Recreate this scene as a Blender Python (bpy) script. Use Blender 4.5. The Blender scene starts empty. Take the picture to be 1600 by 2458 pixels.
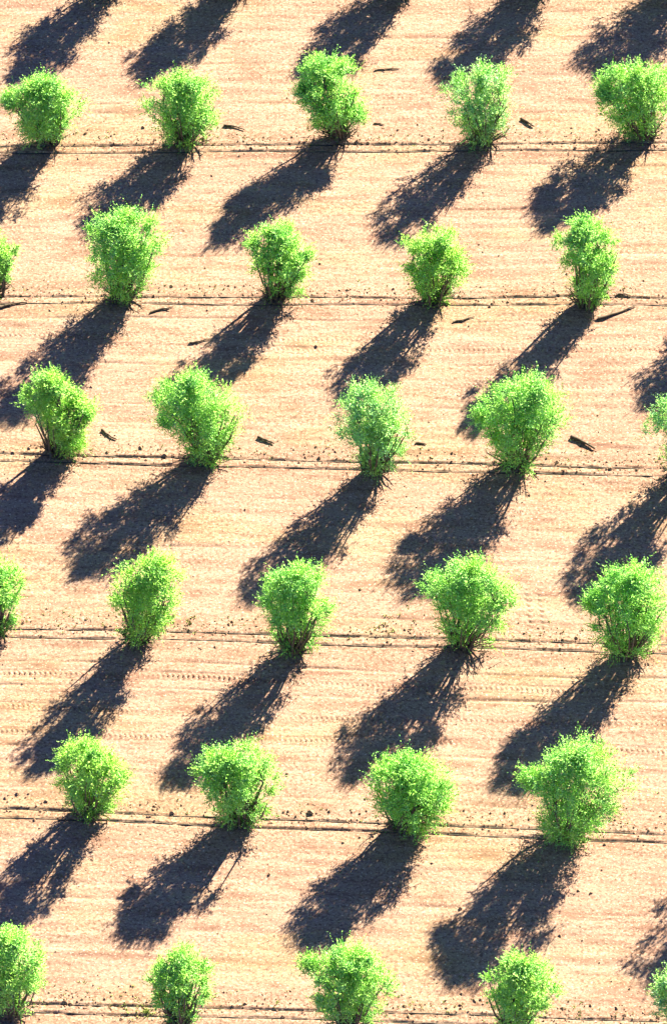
import bpy, math, random
import numpy as np
from mathutils import Vector

C = bpy.context.scene.collection
R = math.radians
rng = np.random.default_rng(11)
random.seed(5)

# ------------------------------------------------------------------ camera
PHI, F, DIST = R(48.0), 15000.0, 300.0           # pitch, focal in photo pixels, range (m)
CAM = np.array([0.0, -DIST*math.cos(PHI), DIST*math.sin(PHI)])
FW = np.array([0.0, math.cos(PHI), -math.sin(PHI)])
UP = np.array([0.0, math.sin(PHI), math.cos(PHI)])
K = 1600/1549.0                                  # my measuring grid -> photo pixels

def gp(px, py):
    """photo pixel -> point on the ground"""
    d = FW + np.array([1.0, 0, 0])*((px-800)/F) + UP*((1229-py)/F)
    t = -CAM[2]/d[2]
    return CAM + d*t

def scale_at(py):                                # photo pixels per metre on the ground there
    p = gp(800, py)
    return F/np.dot(p-CAM, FW)

cd = bpy.data.cameras.new('camera'); cam = bpy.data.objects.new('camera', cd); C.objects.link(cam)
cam.location = CAM
cam.rotation_euler = (R(90)-PHI, 0, 0)
cd.sensor_fit = 'HORIZONTAL'; cd.sensor_width = 36; cd.lens = 36*F/1600
cd.clip_start = 1; cd.clip_end = 20000
bpy.context.scene.camera = cam

# ------------------------------------------------------------------ light
SUN_EL = R(29.5)
shadow_dir = Vector((-290.0, -320.0/math.sin(PHI), 0)).normalized()
to_sun = Vector((-shadow_dir.x*math.cos(SUN_EL), -shadow_dir.y*math.cos(SUN_EL), math.sin(SUN_EL)))
ld = bpy.data.lights.new('sun', 'SUN'); sun = bpy.data.objects.new('sun', ld); C.objects.link(sun)
ld.energy = 5.0; ld.angle = R(0.5); ld.color = (1.0, 0.92, 0.60)
sun.rotation_euler = to_sun.to_track_quat('Z', 'Y').to_euler()
w = bpy.data.worlds.new('World'); bpy.context.scene.world = w; w.use_nodes = True
nt = w.node_tree; bg = nt.nodes['Background']
sky = nt.nodes.new('ShaderNodeTexSky'); sky.sky_type = 'NISHITA'; sky.sun_disc = False
sky.sun_elevation = SUN_EL; sky.sun_rotation = math.atan2(to_sun.x, to_sun.y)
sky.ozone_density = 5.0; sky.altitude = 6000; sky.dust_density = 0.0; sky.air_density = .8
nt.links.new(sky.outputs[0], bg.inputs[0]); bg.inputs[1].default_value = 0.05
vs = bpy.context.scene.view_settings
vs.view_transform = 'Standard'; vs.look = 'None'; vs.gamma = 1.0; vs.exposure = 2.6

# ------------------------------------------------------------------ helpers
def mesh_obj(name, V, Fc, mat, parent=None, smooth=False, uv=None):
    me = bpy.data.meshes.new(name)
    V = np.asarray(V, dtype=np.float32); Fc = np.asarray(Fc, dtype=np.int32)
    n = Fc.shape[1]
    me.vertices.add(len(V)); me.vertices.foreach_set('co', V.ravel())
    me.loops.add(Fc.size); me.loops.foreach_set('vertex_index', Fc.ravel())
    me.polygons.add(len(Fc))
    me.polygons.foreach_set('loop_start', np.arange(0, Fc.size, n, dtype=np.int32))
    me.update(calc_edges=True)
    me.polygons.foreach_set('use_smooth', np.full(len(Fc), smooth))
    if uv is not None:
        l = me.uv_layers.new(name='soil')
        l.data.foreach_set('uv', np.asarray(uv, dtype=np.float32)[Fc.ravel()].ravel())
    me.materials.append(mat)
    o = bpy.data.objects.new(name, me); C.objects.link(o)
    if parent: o.parent = parent
    return o

def tag(o, label=None, cat=None, group=None, kind=None):
    if label: o['label'] = label
    if cat: o['category'] = cat
    if group: o['group'] = group
    if kind: o['kind'] = kind

class NT:
    def __init__(s, name):
        s.m = bpy.data.materials.new(name); s.m.use_nodes = True; s.t = s.m.node_tree
        s.t.nodes.clear()
    def n(s, typ, **kw):
        nd = s.t.nodes.new('ShaderNode'+typ)
        for k, v in kw.items():
            if k.startswith('i_'): nd.inputs[int(k[2:]) if k[2:].isdigit() else k[2:].replace('_', ' ')].default_value = v
            else: setattr(nd, k, v)
        return nd
    def l(s, a, b): s.t.links.new(a, b)
    def math(s, op, a, b=None, c=None, clamp=False):
        nd = s.n('Math', operation=op); nd.use_clamp = clamp
        for i, x in enumerate((a, b, c)):
            if x is None: continue
            if isinstance(x, (int, float)): nd.inputs[i].default_value = x
            else: s.l(x, nd.inputs[i])
        return nd.outputs[0]
    def noise(s, vec, scale, detail=2, rough=.5, dim='3D'):
        nd = s.n('TexNoise', noise_dimensions=dim); nd.inputs['Scale'].default_value = scale
        nd.inputs['Detail'].default_value = detail; nd.inputs['Roughness'].default_value = rough
        s.l(vec, nd.inputs['Vector']); return nd.outputs[0]
    def mapv(s, vec, sc, loc=(0, 0, 0)):
        nd = s.n('Mapping'); s.l(vec, nd.inputs[0]); nd.inputs['Scale'].default_value = sc
        nd.inputs['Location'].default_value = loc; return nd.outputs[0]
    def ramp(s, f, stops):
        nd = s.n('ValToRGB'); cr = nd.color_ramp
        while len(cr.elements) < len(stops): cr.elements.new(.5)
        for e, (p, c) in zip(cr.elements, stops): e.position = p; e.color = (*c, 1) if len(c) == 3 else c
        s.l(f, nd.inputs[0]); return nd.outputs[0]
    def mix(s, f, a, b, mode='MIX'):
        nd = s.n('Mix', data_type='RGBA', blend_type=mode)
        for sock, x in ((nd.inputs[0], f), (nd.inputs[6], a), (nd.inputs[7], b)):
            if isinstance(x, (int, float)): sock.default_value = x
            elif isinstance(x, tuple): sock.default_value = (*x, 1)
            else: s.l(x, sock)
        return nd.outputs[2]
    def out(s, sh): o = s.n('OutputMaterial'); s.l(sh, o.inputs[0]); return s.m

# ------------------------------------------------------------------ materials
def soil_material(dark=1.0):
    m = NT('orchard_soil'); uv = m.n('UVMap', uv_map='soil').outputs[0]
    big = m.noise(m.mapv(uv, (.10, .28, 1)), 1, 4, .6)
    streak = m.noise(m.mapv(uv, (.35, 1.7, 1), (3, 7, 0)), 1, 4, .55)
    fine = m.noise(m.mapv(uv, (5.5, 9, 1), (9, 1, 0)), 1, 3, .7)
    grit = m.noise(m.mapv(uv, (9, 13, 1), (2, 5, 0)), 1, 2, .6)
    c = m.ramp(big, [(.38, (.31, .170, .155)), (.5, (.32, .192, .172)), (.62, (.31, .200, .132))])
    c2 = m.ramp(streak, [(.34, (.15, .080, .062)), (.43, (.27, .170, .142)), (.56, (.34, .238, .208))])
    c = m.mix(.5, c, c2)
    c = m.mix(m.ramp(fine, [(.36, (1, 1, 1)), (.50, (0, 0, 0))]), c, m.mix(.85, c, (.15, .075, .06)))
    c = m.mix(m.ramp(grit, [(.60, (0, 0, 0)), (.68, (.9, .9, .9))]), c, (.62, .48, .44))
    spots = m.noise(m.mapv(uv, (5.2, 7.0, 1), (4, 4, 0)), 1, 4, .8)
    patch = m.noise(m.mapv(uv, (.25, .7, 1), (8, 3, 0)), 1, 3, .6)
    sf = m.math('MULTIPLY', m.ramp(spots, [(.51, (0, 0, 0)), (.59, (1, 1, 1))]), m.ramp(patch, [(.40, (.25, .25, .25)), (.62, (1, 1, 1))]))
    c = m.mix(m.math('MULTIPLY', sf, .85), c, (.14, .075, .052))
    # litter and damp crumbs along each tree line
    sp = m.n('SeparateXYZ'); m.l(uv, sp.inputs[0])
    v = m.math('DIVIDE', sp.outputs[1], 9.8)
    d = m.math('ABSOLUTE', m.math('SUBTRACT', m.math('FRACT', m.math('ADD', v, .5)), .5))     # 0 on a row
    near = m.ramp(d, [(.0, (1, 1, 1)), (.06, (.9, .9, .9)), (.16, (0, 0, 0))])
    lit = m.noise(m.mapv(uv, (7, 8, 1), (1, 9, 0)), 1, 3, .7)
    lit = m.math('MULTIPLY', m.ramp(lit, [(.51, (0, 0, 0)), (.60, (1, 1, 1))]), near)
    c = m.mix(m.math('MULTIPLY', lit, .7), c, (.11, .06, .045))
    b = m.n('BsdfPrincipled'); m.l(c, b.inputs['Base Color']); b.inputs['Roughness'].default_value = .95
    b.inputs['Specular IOR Level'].default_value = .1
    bump = m.n('Bump'); bump.inputs['Distance'].default_value = .012; bump.inputs['Strength'].default_value = .5
    m.l(m.noise(m.mapv(uv, (11, 20, 1)), 1, 3, .6), bump.inputs['Height']); m.l(bump.outputs[0], b.inputs['Normal'])
    return m.out(b.outputs[0])

def leaf_material(name, hue):
    m = NT(name); g = m.n('NewGeometry'); r = g.outputs['Random Per Island']
    oc = m.n('TexCoord').outputs['Object']
    base = [(.0, (.06, .19, .09)), (.2, (.19, .49, .11)), (.7, (.33, .71, .14)), (1., (.44, .74, .36))]
    base = [(p, (c[0]*hue[0], c[1]*hue[1], c[2]*hue[2])) for p, c in base]
    c = m.ramp(r, base)
    n = m.noise(oc, 1.6, 2)
    c = m.mix(m.ramp(n, [(.38, (0, 0, 0)), (.62, (.6, .6, .6))]), c, (.38*hue[0], .68*hue[1], .08*hue[2]))
    d = m.n('BsdfPrincipled'); m.l(c, d.inputs['Base Color']); d.inputs['Roughness'].default_value = .55
    d.inputs['Specular IOR Level'].default_value = .25
    t = m.n('BsdfTranslucent'); m.l(m.mix(1.0, c, (1.1, 1.15, .5), 'MULTIPLY'), t.inputs[0])
    mx = m.n('MixShader'); mx.inputs[0].default_value = .03; m.l(d.outputs[0], mx.inputs[1]); m.l(t.outputs[0], mx.inputs[2])
    return m.out(mx.outputs[0])

def plain(name, col, rough=.85, nscale=8, var=.35):
    m = NT(name); oc = m.n('TexCoord').outputs['Object']
    n = m.noise(oc, nscale, 4, .65)
    c = m.mix(n, tuple(x*(1-var) for x in col), tuple(x*(1+var) for x in col))
    d = m.n('BsdfPrincipled'); m.l(c, d.inputs['Base Color']); d.inputs['Roughness'].default_value = rough
    bp = m.n('Bump'); bp.inputs['Strength'].default_value = .4; bp.inputs['Distance'].default_value = .01
    m.l(m.noise(oc, nscale*4, 3), bp.inputs['Height']); m.l(bp.outputs[0], d.inputs['Normal'])
    return m.out(d.outputs[0])

M_SOIL = soil_material()
M_LEAF = [leaf_material('leaves_bright', (1, 1, 1)), leaf_material('leaves_silvery', (1.06, .99, 1.45)),
          leaf_material('leaves_deep', (.94, 1.0, .9)), leaf_material('leaves_yellowish', (1.08, 1.02, .9))]
M_BARK = plain('olive_bark', (.085, .07, .058))
M_DEAD = plain('dead_wood', (.07, .045, .035))
M_HOSE = plain('black_hose', (.035, .03, .032), .5)
M_CLOD = plain('clod_earth', (.23, .135, .10), .95, 20)
M_WEED = plain('weed_green', (.22, .27, .06), .8, 20)

# ------------------------------------------------------------------ tree rows on the ground
ROWPX = [(-340, -350), (-14, -14), (357, 350), (721, 723), (1098, 1133), (1518, 1557), (1953, 2014), (2418, 2462), (2905, 2930)]
ROWS = []                                        # (y at x=0, slope) for row index -1 .. 7
for l, r in ROWPX:
    a, b = gp(0, l), gp(1600, r); s = (b[1]-a[1])/(b[0]-a[0]); ROWS.append((a[1]-s*a[0], s))
RY0 = np.array([r[0] for r in ROWS]); RS = np.array([r[1] for r in ROWS]); RI = np.arange(-1, 8)

def row_y(x, v):
    """world y of fractional row v at x (v grows towards the camera)"""
    v = np.asarray(v, float)
    y0 = np.interp(v, RI, RY0); s = np.interp(v, RI, RS)
    y0 = np.where(v < -1, RY0[0] - (v+1)*9.8, y0); y0 = np.where(v > 7, RY0[-1] - (v-7)*9.8, y0)
    return y0 + s*np.clip(x, -24, 24)

def to_v(x, y):
    vv = np.linspace(-1, 7, 1601); yy = row_y(x, vv); return float(np.interp(-y, -yy, vv))

# ------------------------------------------------------------------ ground
def smooth_noise(nx, ny, dx, dy, lx, ly):
    a = rng.standard_normal((ny, nx)); fx = np.fft.rfftfreq(nx, dx)*2*np.pi; fy = np.fft.fftfreq(ny, dy)*2*np.pi
    k = np.exp(-.5*((fx[None, :]*lx)**2 + (fy[:, None]*ly)**2))
    r = np.fft.irfft2(np.fft.rfft2(a)*k, s=(ny, nx)); return r/r.std()

XD, XS = 21.0, .06
xd = np.arange(-XD, XD+1e-6, XS)
far = np.cumsum(np.geomspace(.15, 260, 34))
xs = np.concatenate([-(XD+far)[::-1], xd, XD+far])
VS = .0052
vd = np.arange(-.35, 6.75, VS)
vfar = np.cumsum(np.geomspace(.02, 26, 34))
vsn = np.concatenate([(vd[0]-vfar)[::-1], vd, vd[-1]+vfar])
nxd, nyd = len(xd), len(vd)
DYM = VS*9.8
H = np.zeros((nyd, nxd))
X, V = np.meshgrid(xd, vd)
H += .030*smooth_noise(nxd, nyd, XS, DYM, 3.0, 1.6)
H += .0075*smooth_noise(nxd, nyd, XS, DYM, 1.6, .10)          # harrow striations along the rows
H += .0052*smooth_noise(nxd, nyd, XS, DYM, .30, .12)
H += .0030*smooth_noise(nxd, nyd, XS, DYM, .05, .04)
dr = np.abs((V+.5) % 1 - .5)*9.8                                 # metres from the nearest row
sd = ((V+.5) % 1 - .5)*9.8
nearrow = np.exp(-(dr/.75)**2)
cl = smooth_noise(nxd, nyd, XS, DYM, .055, .05)
cl2 = smooth_noise(nxd, nyd, XS, DYM, .8, .3)
H += (.35+nearrow*1.1)*.016*np.clip(cl-1.6+.3*cl2, 0, 1.5)             # clods
# two ploughed scores either side of the tree line, broken in places
for k in range(0, 7):
    for off, ph in ((-.21, 1.3), (.24, 5.7)):
        wob = .02*np.sin(xd*.5+k*2.1+ph)+.008*np.sin(xd*2.3+k+ph)
        amp = np.clip(.75+.6*np.interp(xd, np.linspace(-XD, XD, 60), rng.standard_normal(60)), .1, 1.25)
        g = np.exp(-((sd-off-wob[None, :])/.05)**2)*(np.abs(V-k) < .4)
        H -= .055*g*amp[None, :]
        H += .018*np.exp(-((sd-off+.13-wob[None, :])/.07)**2)*(np.abs(V-k) < .4)*amp[None, :]
# tyre prints: bands of lug marks running along the rows
TREADS = [(4.16, 1.0, 0), (4.235, 1.5, 1), (4.30, .9, 0), (4.42, .9, 1), (4.55, 1.1, 1), (4.70, .6, 1), (4.78, .6, 1),
          (2.24, .8, 1), (2.30, .9, 1), (2.52, .7, 1), (2.12, .6, 0), (3.35, .45, 1), (3.60, .4, 1), (3.75, .4, 1), (5.25, .4, 1), (5.60, .5, 1),
          (1.25, .35, 1), (1.55, .5, 1), (1.8, .4, 1), (.55, .4, 1), (.8, .5, 1), (.3, .4, 0), (5.8, .45, 1), (2.75, .4, 1), (0.68, .4, 1)]
TREADS += [(v_, a_, 0) for v_, a_ in ((.12, .4), (.45, .3), (.72, .35), (1.12, .35), (1.4, .4), (1.7, .3), (2.4, .4), (2.65, .45), (2.85, .3), (3.2, .35), (3.5, .3), (3.88, .3), (4.62, .5), (4.86, .4), (5.12, .3), (5.42, .4), (5.7, .3), (6.2, .35))]
for v0, amp, kind in TREADS:
    wob = .10*np.sin(xd*.21+v0*9)+.03*np.sin(xd*.9+v0)
    e = (V-v0)*9.8-wob[None, :]
    pres = np.clip(.8+.5*np.interp(xd, np.linspace(-XD, XD, 22), rng.standard_normal(22)), .35, 1.2)[None, :]
    if kind == 0:
        H -= .055*amp*pres*np.exp(-(e/.06)**2)
    else:
        H -= .016*amp*pres*np.exp(-((np.abs(e)-.21)/.035)**2)
        lug = np.clip(np.sin((X+np.abs(e)*1.1)*2*np.pi/.24)*1.6, -1, 1)
        H += .028*amp*pres*lug*np.exp(-(e/.13)**4)
        H -= .010*amp*pres*np.exp(-(e/.2)**4)
# cross tracks where the tractor turned between the trees
for (xa, sl) in ((gp(1270, 1460)[0], .08), (gp(1300, 1460)[0], .08)):
    va = to_v(xa, gp(1280, 1460)[1])
    e = X-xa-(V-va)*9.8*sl
    H += .030*np.clip(np.sin(((V*9.8)+np.abs(e)*.9)*2*np.pi/.30)*1.6, -1, 1)*np.exp(-(e/.14)**4)*np.exp(-((V-va)/.13)**4)

def ground_full():
    ny, nx = len(vsn), len(xs)
    Z = np.zeros((ny, nx)); j0, i0 = len(vfar), len(far)
    ex = np.clip((XD-np.abs(X))/1.5, 0, 1); ev = np.clip(np.minimum(V-vd[0], vd[-1]-V)/.12, 0, 1)
    Hh = H*ex*ev; Z[j0:j0+nyd, i0:i0+nxd] = Hh
    XX, VV = np.meshgrid(xs, vsn); YY = row_y(XX, VV)
    co = np.stack([XX, YY, Z], -1).reshape(-1, 3)
    uv = np.stack([XX, VV*9.8], -1).reshape(-1, 2)
    idx = np.arange(ny*nx).reshape(ny, nx)
    q = np.stack([idx[1:, :-1], idx[1:, 1:], idx[:-1, 1:], idx[:-1, :-1]], -1).reshape(-1, 4)
    return co, q, uv, Hh
co, q, uv, HH = ground_full()
g = mesh_obj('ground', co, q, M_SOIL, smooth=True, uv=uv)
tag(g, 'pale peach tilled orchard soil scored with tractor lines', None, None, 'structure')

def gz(x, y):
    v = to_v(x, y); i = int(round((x+XD)/XS)); j = int(round((v-vd[0])/VS))
    if 0 <= i < nxd and 0 <= j < nyd: return float(HH[j, i])
    return 0.0

# ------------------------------------------------------------------ tubes
def tube(pts, rad, sides=6):
    pts = [np.array(p, float) for p in pts]; Vs, Fs = [], []
    n = len(pts)
    for i, p in enumerate(pts):
        t = pts[min(i+1, n-1)]-pts[max(i-1, 0)]; t /= (np.linalg.norm(t)+1e-9)
        a = np.cross(t, [0, 0, 1.0]) if abs(t[2]) < .9 else np.cross(t, [1.0, 0, 0]); a /= np.linalg.norm(a); b = np.cross(t, a)
        for k in range(sides):
            an = 2*math.pi*k/sides; Vs.append(p+rad[i]*(a*math.cos(an)+b*math.sin(an)))
    for i in range(n-1):
        for k in range(sides):
            k2 = (k+1) % sides; Fs.append((i*sides+k, i*sides+k2, (i+1)*sides+k2, (i+1)*sides+k))
    for i0 in (0, (n-1)*sides):
        Vs.append(pts[0] if i0 == 0 else pts[-1]); c = len(Vs)-1
        for k in range(sides): Fs.append((i0+k, i0+(k+1) % sides, c, c))
    return Vs, Fs
def join(parts):
    Vs, Fs = [], []
    for v, f in parts:
        o = len(Vs); Vs += list(v); Fs += [tuple(i+o for i in q) for q in f]
    return Vs, Fs
def quad_obj(name, Vs, Fs, mat, parent=None, smooth=True):
    me = bpy.data.meshes.new(name)
    me.from_pydata([tuple(map(float, v)) for v in Vs], [], [tuple(dict.fromkeys(f)) for f in Fs])
    me.polygons.foreach_set('use_smooth', [smooth]*len(me.polygons)); me.materials.append(mat)
    o = bpy.data.objects.new(name, me); C.objects.link(o)
    if parent: o.parent = parent
    return o

# ------------------------------------------------------------------ olive trees
def unit(a): return a/(np.linalg.norm(a, axis=-1, keepdims=True)+1e-9)

def make_crown(r, a, b, zc, cx, cy, lobes, dens, spread, skew):
    """leaf blades on shoots; a = half width, b = half height, zc = centre height"""
    prof_t = [0, .12, .3, .5, .68, .85, 1.0]; prof_r = [.42, .54, .70, .90, 1.02, .90, .40]
    bumps = unit(r.standard_normal((16, 3))); bh = r.uniform(-.36, .26, 16)
    def env(dirs, t):
        s = np.interp(t, prof_t, prof_r)
        w_ = np.exp(-((1-dirs@bumps.T)/.10)); return s*(1+w_@bh)
    ncl = int(158*dens)
    P, D, S = [], [], []
    th = r.uniform(0, 2*np.pi, ncl); t = np.clip(r.beta(1.15, 1.1, ncl), .02, 1)
    rr = np.where(r.random(ncl) < .40, r.uniform(0, .62, ncl), r.uniform(.25, .97, ncl)**.55)
    dirs = np.stack([np.cos(th), np.sin(th), (t-.5)*2], -1)
    rad = env(unit(dirs), t)*a*rr
    c = np.stack([cx+np.cos(th)*rad*(1-.3*abs(skew))+skew*a*(t-.35)*1.25, cy+np.sin(th)*rad*.72, zc-b+2*b*t*(1-.04*rr)], -1)
    # low clusters thinned so dark stems stand in for the shaded underside
    c = c[~((t < .30) & (r.random(ncl) < .50))]
    size = r.uniform(.26, .46, len(c))*(a/1.95)
    for (lx, ly, lz, lr, n) in lobes:
        e = r.standard_normal((n, 3)); e = unit(e)*r.uniform(.3, 1, (n, 1))*lr
        c = np.concatenate([c, np.array([[lx, ly, lz]])+e]); size = np.concatenate([size, r.uniform(.22, .38, n)])
    c[:, 2] = np.maximum(c[:, 2], .18)
    axis0 = np.array([cx, cy, zc-.45*b])
    LP, LD, LN, LL = [], [], [], []
    for i in range(len(c)):
        ns = int(r.integers(22, 34))
        out = unit(c[i]-axis0)
        d = unit(out*.75+np.array([0, 0, .45])+spread*r.standard_normal((ns, 3))*.75)
        st = c[i]+r.standard_normal((ns, 3))*size[i]*.36
        ln = r.uniform(.28, .60, ns)*(a/1.95)*r.choice([1, 1.6, 2.2], ns, p=[.87, .12, .01])
        for k in range(ns):
            m = int(r.integers(7, 13)); u = np.linspace(.05, 1, m)
            bend = unit(r.standard_normal(3))*.10
            pts = st[k]+d[k]*ln[k]*u[:, None]+bend*(u[:, None]**2)*ln[k]-np.array([0, 0, .12])*(u[:, None]**2)*ln[k]
            ld_ = unit(d[k]*1.0+r.standard_normal((m, 3))*.62)
            LP.append(pts); LD.append(ld_); LL.append(r.uniform(.075, .15, m)*(1.1-.4*u))
    P = np.concatenate(LP); D = np.concatenate(LD); L = np.concatenate(LL)[:, None]
    outw = unit(P-np.array([cx, cy, zc-.3*b]))
    W = unit(np.cross(D, unit(r.standard_normal(P.shape)*.42+outw*.9+np.array([.15, .1, .45])))); wd = L*r.uniform(.17, .26, L.shape)
    N = np.cross(D, W)
    v = np.stack([P, P+D*L*.5+W*wd, P+D*L+N*L*.12, P+D*L*.5-W*wd], 1)
    low = v[..., 2] < .03; v[..., 2][low] = .03
    v = v.reshape(-1, 3); f = np.arange(len(v)).reshape(-1, 4)
    return v, f, c

def make_tree(i, bx, by, x0, x1, yt, label, lobes=(), mat=0, dens=1.0, spread=1.0, lean=0.0, skew=0.0):
    r = np.random.default_rng(100+i)
    by -= 12
    bx, by, x0, x1, yt = [q*K for q in (bx, by, x0, x1, yt)]
    p = gp(bx, by); s = scale_at(by)
    root = bpy.data.objects.new('olive_tree', None); C.objects.link(root); root.empty_display_size = .5
    root.location = (p[0], p[1], gz(p[0], p[1])-.01)
    tag(root, label, 'tree', 'olive trees planted in rows')
    a = (x1-x0)/2/s*.97; cx = ((x0+x1)/2-bx)/s
    top = (by-yt)/s
    b = 1.0                                        # solve half height so the crown top lands where the photo has it
    fn = lambda b: (b+.40)*math.cos(PHI)+math.sqrt((a*.72*math.sin(PHI))**2+(b*math.cos(PHI))**2)-top*.955
    lo, hi = .7, 2.6
    for _ in range(40):
        mid = (lo+hi)/2
        if fn(mid) > 0: hi = mid
        else: lo = mid
    b = lo; zc = b+.40; cy = lean
    L = [(cx+lx*a, cy+ly*a, zc+lz*b, lr, n) for lx, ly, lz, lr, n in lobes]
    v, f, cl = make_crown(r, a, b, zc, cx, cy, L, dens*(a/1.95)**1.0, spread, skew)
    mesh_obj('crown', v, f, M_LEAF[mat], root)
    # short bole that splits at once into several rising stems, then limbs to the leaf clusters
    parts = [tube([(0, 0, -.12), (.02, 0, .10), (.0, .02, .26)], [.19, .15, .16], 8)]
    ns = int(r.integers(22, 28)); tips = []  # extra stems, spread wide to give the dark shade under the crown
    for k in range(ns):
        an = 2*math.pi*k/ns+r.uniform(-.4, .4); ro = r.uniform(.12, .78)*a
        tip = np.array([cx*.8+math.cos(an)*ro, cy*.8+math.sin(an)*ro, zc+r.uniform(-.1, .35)*b])
        s0 = np.array([math.cos(an), math.sin(an), 0])*r.uniform(.05, .50)+np.array([0, 0, -.02]); mid = s0*.45+tip*.55+np.array([0, 0, -.18])+r.standard_normal(3)*.06
        mid1 = s0*.75+tip*.25+r.standard_normal(3)*.04
        parts.append(tube([s0, mid1, mid, tip], [.075, .065, .048, .022], 6)); tips += [mid, tip]
    T = np.array(tips)
    for k in range(46):                            # low bare twigs and suckers added to darken the foot and widen its shadow
        an = r.uniform(0, 6.283); r0 = r.uniform(.05, .35); r1 = r.uniform(.35, .72)*a; hh = r.uniform(.35, 1.25)
        u0 = np.array([math.cos(an)*r0, math.sin(an)*r0, .0]); u1 = np.array([cx*.5+math.cos(an+.2)*r1, math.sin(an+.2)*r1*.75, hh])
        um = u0*.4+u1*.6+r.standard_normal(3)*.09; um[2] = max(um[2], .15)
        parts.append(tube([u0, um, u1], [.034, .026, .009], 4))
        for q in range(3):
            st = um+(u1-um)*r.uniform(.1, .8); parts.append(tube([st, st+unit(u1-um+r.standard_normal(3)*.5)*r.uniform(.15, .4)], [.016, .006], 4))
    for c in cl[::2]:
        j = np.argmin(np.linalg.norm(T-c, axis=1)+.5*(T[:, 2] > c[2]))
        st = T[j]; mm = (st+c)/2+r.standard_normal(3)*.06
        parts.append(tube([st, mm, c], [.026, .018, .007], 4))
    Vs, Fs = join(parts); quad_obj('trunk', Vs, Fs, M_BARK, root)
    return root

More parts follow.
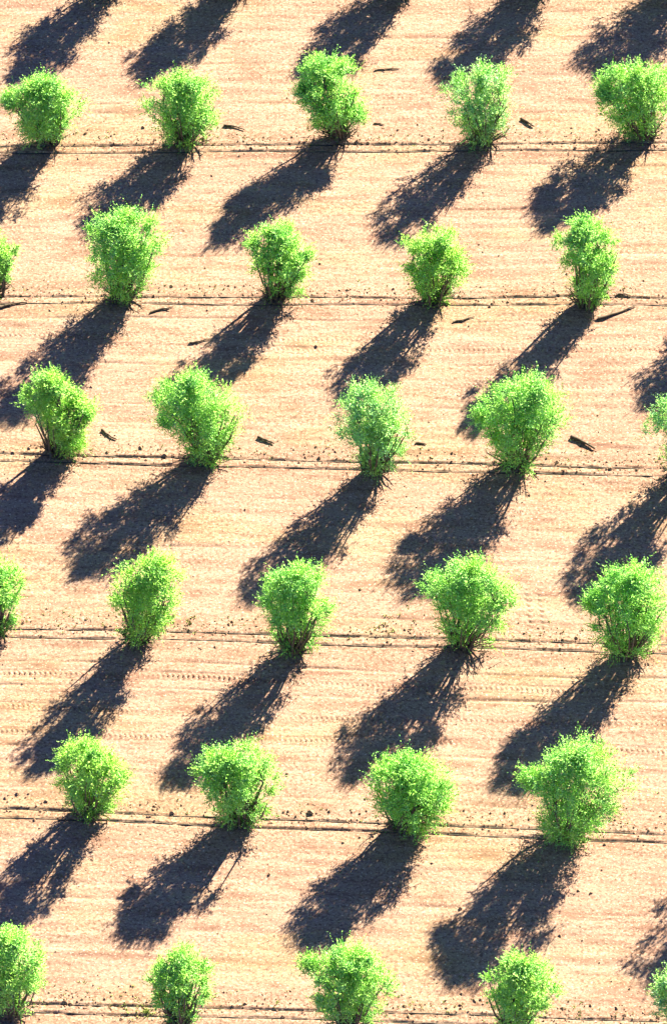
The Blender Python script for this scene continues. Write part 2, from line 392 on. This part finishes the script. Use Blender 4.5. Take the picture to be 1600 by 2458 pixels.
# base x, base y, crown left, crown right, crown top (measuring grid), label, options
TREES = [
 (118, 337, 5, 200, 178, 'wide lopsided olive tree leftmost in the top row, left lobe jutting out', dict(skew=0.1, lobes=[(-.75, 0, .3, .42, 16)])),
 (432, 345, 335, 525, 178, 'compact rounded olive tree second from the left in the top row', {}),
 (790, 327, 680, 862, 132, 'tall olive tree in the middle of the top row, crown slumping to the right', dict(skew=-0.45, lobes=[(-.72, 0, .15, .36, 12), (.55, -.2, -.35, .45, 14)])),
 (1125, 338, 1025, 1212, 157, 'sparse pale olive tree fourth in the top row, soil showing through its crown', dict(mat=1, dens=.72)),
 (1502, 327, 1378, 1570, 157, 'olive tree cut by the right edge in the top row, crown reaching left', dict(lobes=[(-.7, 0, .25, .42, 14)])),
 (-12, 692, -85, 52, 537, 'half hidden olive tree cut by the left edge in the second row', {}),
 (282, 706, 192, 392, 497, 'big dense olive tree leftmost of the four whole ones in the second row', dict(dens=1.15, lobes=[(-.25, 0, .75, .42, 10)])),
 (640, 702, 572, 742, 520, 'pointed olive tree, second of the four whole ones in the second row', dict(skew=-0.2, lobes=[(-.25, 0, .8, .35, 10)])),
 (1005, 710, 922, 1102, 533, 'ragged yellowish olive tree, third of the four whole ones in the second row', dict(skew=0.2, mat=3, dens=.9)),
 (1362, 720, 1285, 1452, 512, 'narrow slim olive tree farthest right of the whole ones in the second row', dict(skew=-0.3, lobes=[(-.3, 0, .7, .36, 12)])),
 (1722, 712, 1630, 1810, 525, 'olive tree beyond the right edge in the second row, seen by its shadow', {}),
 (132, 1064, 58, 236, 868, 'bright two-lobed olive tree leftmost in the third row, lower lobe reaching right', dict(skew=-0.5, mat=3, lobes=[(.6, 0, 0, .42, 14), (-.2, 0, .8, .35, 10)], dens=1.05)),
 (482, 1074, 368, 590, 870, 'broad pale olive tree with a knob on its top left, second in the third row', dict(skew=-0.3, lobes=[(-.35, .1, .85, .32, 10), (-.8, 0, -.15, .3, 9)])),
 (866, 1108, 780, 980, 895, 'olive tree with a grey green shaded front, third in the third row', dict(skew=-0.25, mat=1)),
 (1200, 1092, 1093, 1318, 870, 'very broad bright olive tree, fourth in the third row', dict(skew=0.1, dens=1.1, lobes=[(-.8, 0, .2, .35, 12)])),
 (1600, 1108, 1508, 1700, 900, 'olive tree barely showing at the right edge in the third row', dict(mat=1)),
 (-12, 1482, -92, 75, 1277, 'olive tree cut in half by the left edge in the fourth row', {}),
 (322, 1502, 243, 440, 1287, 'yellow green olive tree narrowing to a dark base, second in the fourth row', dict(skew=0.15, mat=3)),
 (682, 1522, 595, 787, 1296, 'olive tree with flat bright top and deep shaded base, third in the fourth row', dict(dens=1.1)),
 (1075, 1512, 980, 1197, 1297, 'large evenly round olive tree beside ladder-like tyre prints, fourth in the fourth row', dict(dens=1.1)),
 (1455, 1532, 1348, 1572, 1282, 'vivid green olive tree touching the right edge in the fourth row', dict(skew=-0.15, mat=2, lobes=[(-.75, 0, .25, .42, 14), (.1, 0, .8, .4, 10)])),
 (205, 1902, 118, 312, 1716, 'small flat-topped vivid olive tree at the left of the fifth row', dict(mat=3)),
 (560, 1920, 453, 660, 1727, 'round olive tree with a shaded left flank, second in the fifth row', dict(skew=-0.1, dens=1.1)),
 (932, 1935, 843, 1072, 1746, 'broad heavy olive tree, third in the fifth row', dict(skew=-0.15, dens=1.15, mat=2)),
 (1312, 1950, 1205, 1452, 1707, 'largest olive tree, at the right of the fifth row, pale lobe jutting left', dict(skew=0.2, dens=1.1, lobes=[(-.8, 0, .35, .40, 14), (.1, 0, .85, .4, 12)])),
 (1780, 1962, 1680, 1890, 1740, 'olive tree beyond the right edge in the fifth row, seen by its shadow', {}),
 (22, 2372, -70, 127, 2140, 'tall olive tree cut by the bottom left corner', {}),
 (420, 2392, 335, 502, 2190, 'narrow olive tree with yellow weeds at its foot, second along the bottom edge', dict(dens=.9)),
 (812, 2400, 715, 915, 2183, 'olive tree with a separate tuft on its left shoulder, third along the bottom edge', dict(lobes=[(-.95, .1, .55, .32, 12)])),
 (1192, 2412, 1103, 1292, 2204, 'rounded olive tree with a leafy top, fourth along the bottom edge', dict(mat=0)),
 (1600, 2412, 1505, 1700, 2235, 'pale olive tree barely showing in the bottom right corner', dict(mat=1)),
 (258, -22, 165, 340, -190, 'leftmost olive tree beyond the top edge, seen by its long shadow on the soil', {}),
 (556, -20, 465, 635, -185, 'second olive tree from the left beyond the top edge, leafy foot touching the edge', {}),
 (930, -22, 835, 1020, -195, 'third olive tree from the left beyond the top edge, seen by its long shadow', {}),
 (1245, -22, 1150, 1345, -195, 'fourth olive tree from the left beyond the top edge, seen by its long shadow', {}),
 (1580, -22, 1480, 1680, -190, 'rightmost olive tree beyond the top edge, seen by its long shadow', {}),
]
for i, (bx, by, x0, x1, yt, lab, kw) in enumerate(TREES):
    make_tree(i, bx, by, x0, x1, yt, lab, **kw)

# ------------------------------------------------------------------ drip hoses lying in the scores
ORD = ['above the top row', 'top row', 'second row', 'third row', 'fourth row', 'fifth row', 'bottom row']
for k in range(1, 7):
    for off, ph, side in ((-.21, 1.3, 'far'), (.24, 5.7, 'near')):
        pts, rad = [], []
        r = np.random.default_rng(k*7+int(ph))
        zz = r.standard_normal(120)
        for j, x in enumerate(np.arange(-20.5, 20.6, .3)):
            wob = .02*math.sin(x*.5+k*2.1+ph)+.008*math.sin(x*2.3+k+ph)
            y = float(row_y(x, k+(off+wob)/9.8))
            zb = gz(x, y)
            pts.append((x, y, zb+.004+.016*zz[j % 120])); rad.append(.029)
        Vs, Fs = tube(pts, rad, 6); o = quad_obj('drip_hose', Vs, Fs, M_HOSE)
        side_t = 'upper' if side == 'far' else 'lower'
        tag(o, f'thin dark drip hose, {side_t} of the pair along the {ORD[k]} of trees' if k else f'thin dark drip hose, {side_t} of the pair along the trees beyond the top edge', 'hose', 'drip hoses along the tree rows')

# ------------------------------------------------------------------ dark cut branches
BR = [((520, 291), (568, 302), 1.0, 'stout dark cut branch right of the second tree in the top row'),
      ((868, 285), (893, 289), .7, 'very short dark cut branch right of the middle tree in the top row'),
      ((1208, 277), (1242, 293), 1.2, 'short black cut branch right of the sparse fourth tree in the top row'),
      ((236, 1000), (272, 1022), 1.0, 'short dark cut branch right of the leftmost tree in the third row'),
      ((600, 1015), (637, 1032), 1.1, 'short dark cut branch right of the knobbed second tree in the third row'),
      ((966, 1028), (990, 1034), .9, 'tiny dark cut branch right of the third tree in the third row'),
      ((1325, 1016), (1380, 1045), 1.4, 'longest black slanting cut branch, right of the broad fourth third-row tree'),
      ((1, 718), (62, 704), 1.1, 'dark cut branch slanting up from the left edge below the second row'),
      ((352, 730), (402, 712), .9, 'dark cut branch curving beside the shadow of the big dense second row tree'),
      ((1052, 750), (1102, 735), .8, 'dark cut branch right of the shadow of the yellowish tree in the second row'),
      ((1388, 740), (1476, 714), 1.1, 'long dark cut branch right of the shadow of the narrow tree in the second row'),
      ((440, 797), (488, 793), .8, 'thin dark cut branch lying level left of a shadow between second and third rows'),
      ((870, 163), (928, 161), .6, 'thin cut branch lying level above the top row right of its middle tree'),
      ((1432, 686), (1458, 687), .9, 'small dark cut branch by the hoses right of the narrow tree in the second row')]
for i, (a, b, th, lab) in enumerate(BR):
    r = np.random.default_rng(900+i)
    A = gp(a[0]*K, a[1]*K); B = gp(b[0]*K, b[1]*K); n = 7; d = B-A; L = np.linalg.norm(d); pr = np.array([-d[1], d[0], 0])/L
    pts = []
    for j in range(n):
        u = j/(n-1); p = A+d*u+pr*(.05*L*math.sin(u*3+i)+r.normal()*.02); p[2] = gz(p[0], p[1])+.06*th; pts.append(p)
    rad = [.065*th*(1-.55*j/(n-1))*r.uniform(.85, 1.15) for j in range(n)]
    parts = [tube(pts, rad, 7)]
    for j in (2, 4):
        s = 1 if r.random() > .5 else -1; q = pts[j]; t = unit(d*.7+pr*L*s*r.uniform(.5, .9)+np.array([0, 0, .2*L]))
        ll = r.uniform(.10, .2)*L
        parts.append(tube([q, q+t*ll*.5, q+t*ll+np.array([0, 0, -.04])], [.03*th, .022*th, .01], 5))
    Vs, Fs = join(parts)
    o = quad_obj('cut_branch', np.array(Vs)-A, Fs, M_DEAD); o.location = A
    tag(o, lab, 'branch', 'dark cut branches lying on the soil')

# ------------------------------------------------------------------ clods, weeds
def scatter_clods():
    r = np.random.default_rng(77); Vs, Fs = [], []
    ico = np.array([(1, 0, 0), (-1, 0, 0), (0, 1, 0), (0, -1, 0), (0, 0, 1), (0, 0, -1)], float)
    tri = np.array([(0, 2, 4), (2, 1, 4), (1, 3, 4), (3, 0, 4), (2, 0, 5), (1, 2, 5), (3, 1, 5), (0, 3, 5)])
    n = 0
    for _ in range(6500):
        if r.random() < .88:
            k = int(r.integers(0, 7)); v = k+r.normal(-.04, .04)
        else: v = r.uniform(-.3, 6.6)
        x = r.uniform(-19, 19); y = float(row_y(x, v)); s = r.gamma(2.2, .012)+.010
        if r.random() < .012: s *= 2
        p = ico*(r.uniform(.6, 1.3, (6, 1)))*s*np.array([1.25, 1, .7]); a = r.uniform(0, 6.3)
        c_, s_ = math.cos(a), math.sin(a); p = np.stack([p[:, 0]*c_-p[:, 1]*s_, p[:, 0]*s_+p[:, 1]*c_, p[:, 2]], -1)
        Vs.append(p+np.array([x, y, gz(x, y)+s*.3])); Fs.append(tri+n); n += 6
    o = mesh_obj('soil_clods', np.concatenate(Vs), np.concatenate(Fs), M_CLOD)
    tag(o, 'small reddish brown clods of earth strewn along the tree rows', 'clods', None, 'stuff')
scatter_clods()

def scatter_weeds():
    r = np.random.default_rng(78); P = []
    spots = []
    for _ in range(420):
        k = int(r.choice([1, 1, 2, 3, 4, 4, 4, 5, 6, 6, 6, 6])); spots.append((r.uniform(-19, 19), k+r.normal(-.07, .035), r.uniform(.5, 1.0)))
    for c0, nn, sg in (((338, 2352), 26, .16), ((300, 2345), 8, .3), ((440, 1448), 8, .4), ((910, 1450), 10, .5)):
        p = gp(c0[0]*K, c0[1]*K)
        for _ in range(nn): spots.append((p[0]+r.normal()*sg*1.6, to_v(p[0], p[1])+r.normal()*sg/9.8*.8, 1.1))
    for x, v, s in spots:
        y = float(row_y(x, v)); z = gz(x, y); m = 9
        base = np.array([x, y, z])+np.concatenate([r.normal(0, .03*s, (m, 2)), np.zeros((m, 1))], 1)
        d = unit(r.standard_normal((m, 3))*np.array([1, 1, .3])+np.array([0, 0, .8])); L = r.uniform(.06, .13, (m, 1))*s
        w_ = unit(np.cross(d, r.standard_normal((m, 3))))*L*.2
        P.append(np.stack([base, base+d*L*.5+w_, base+d*L, base+d*L*.5-w_], 1).reshape(-1, 3))
    v = np.concatenate(P)
    o = mesh_obj('row_weeds', v, np.arange(len(v)).reshape(-1, 4), M_WEED)
    tag(o, 'low yellow green weeds sprouting beside the drip hoses', 'weeds', None, 'stuff')
scatter_weeds()
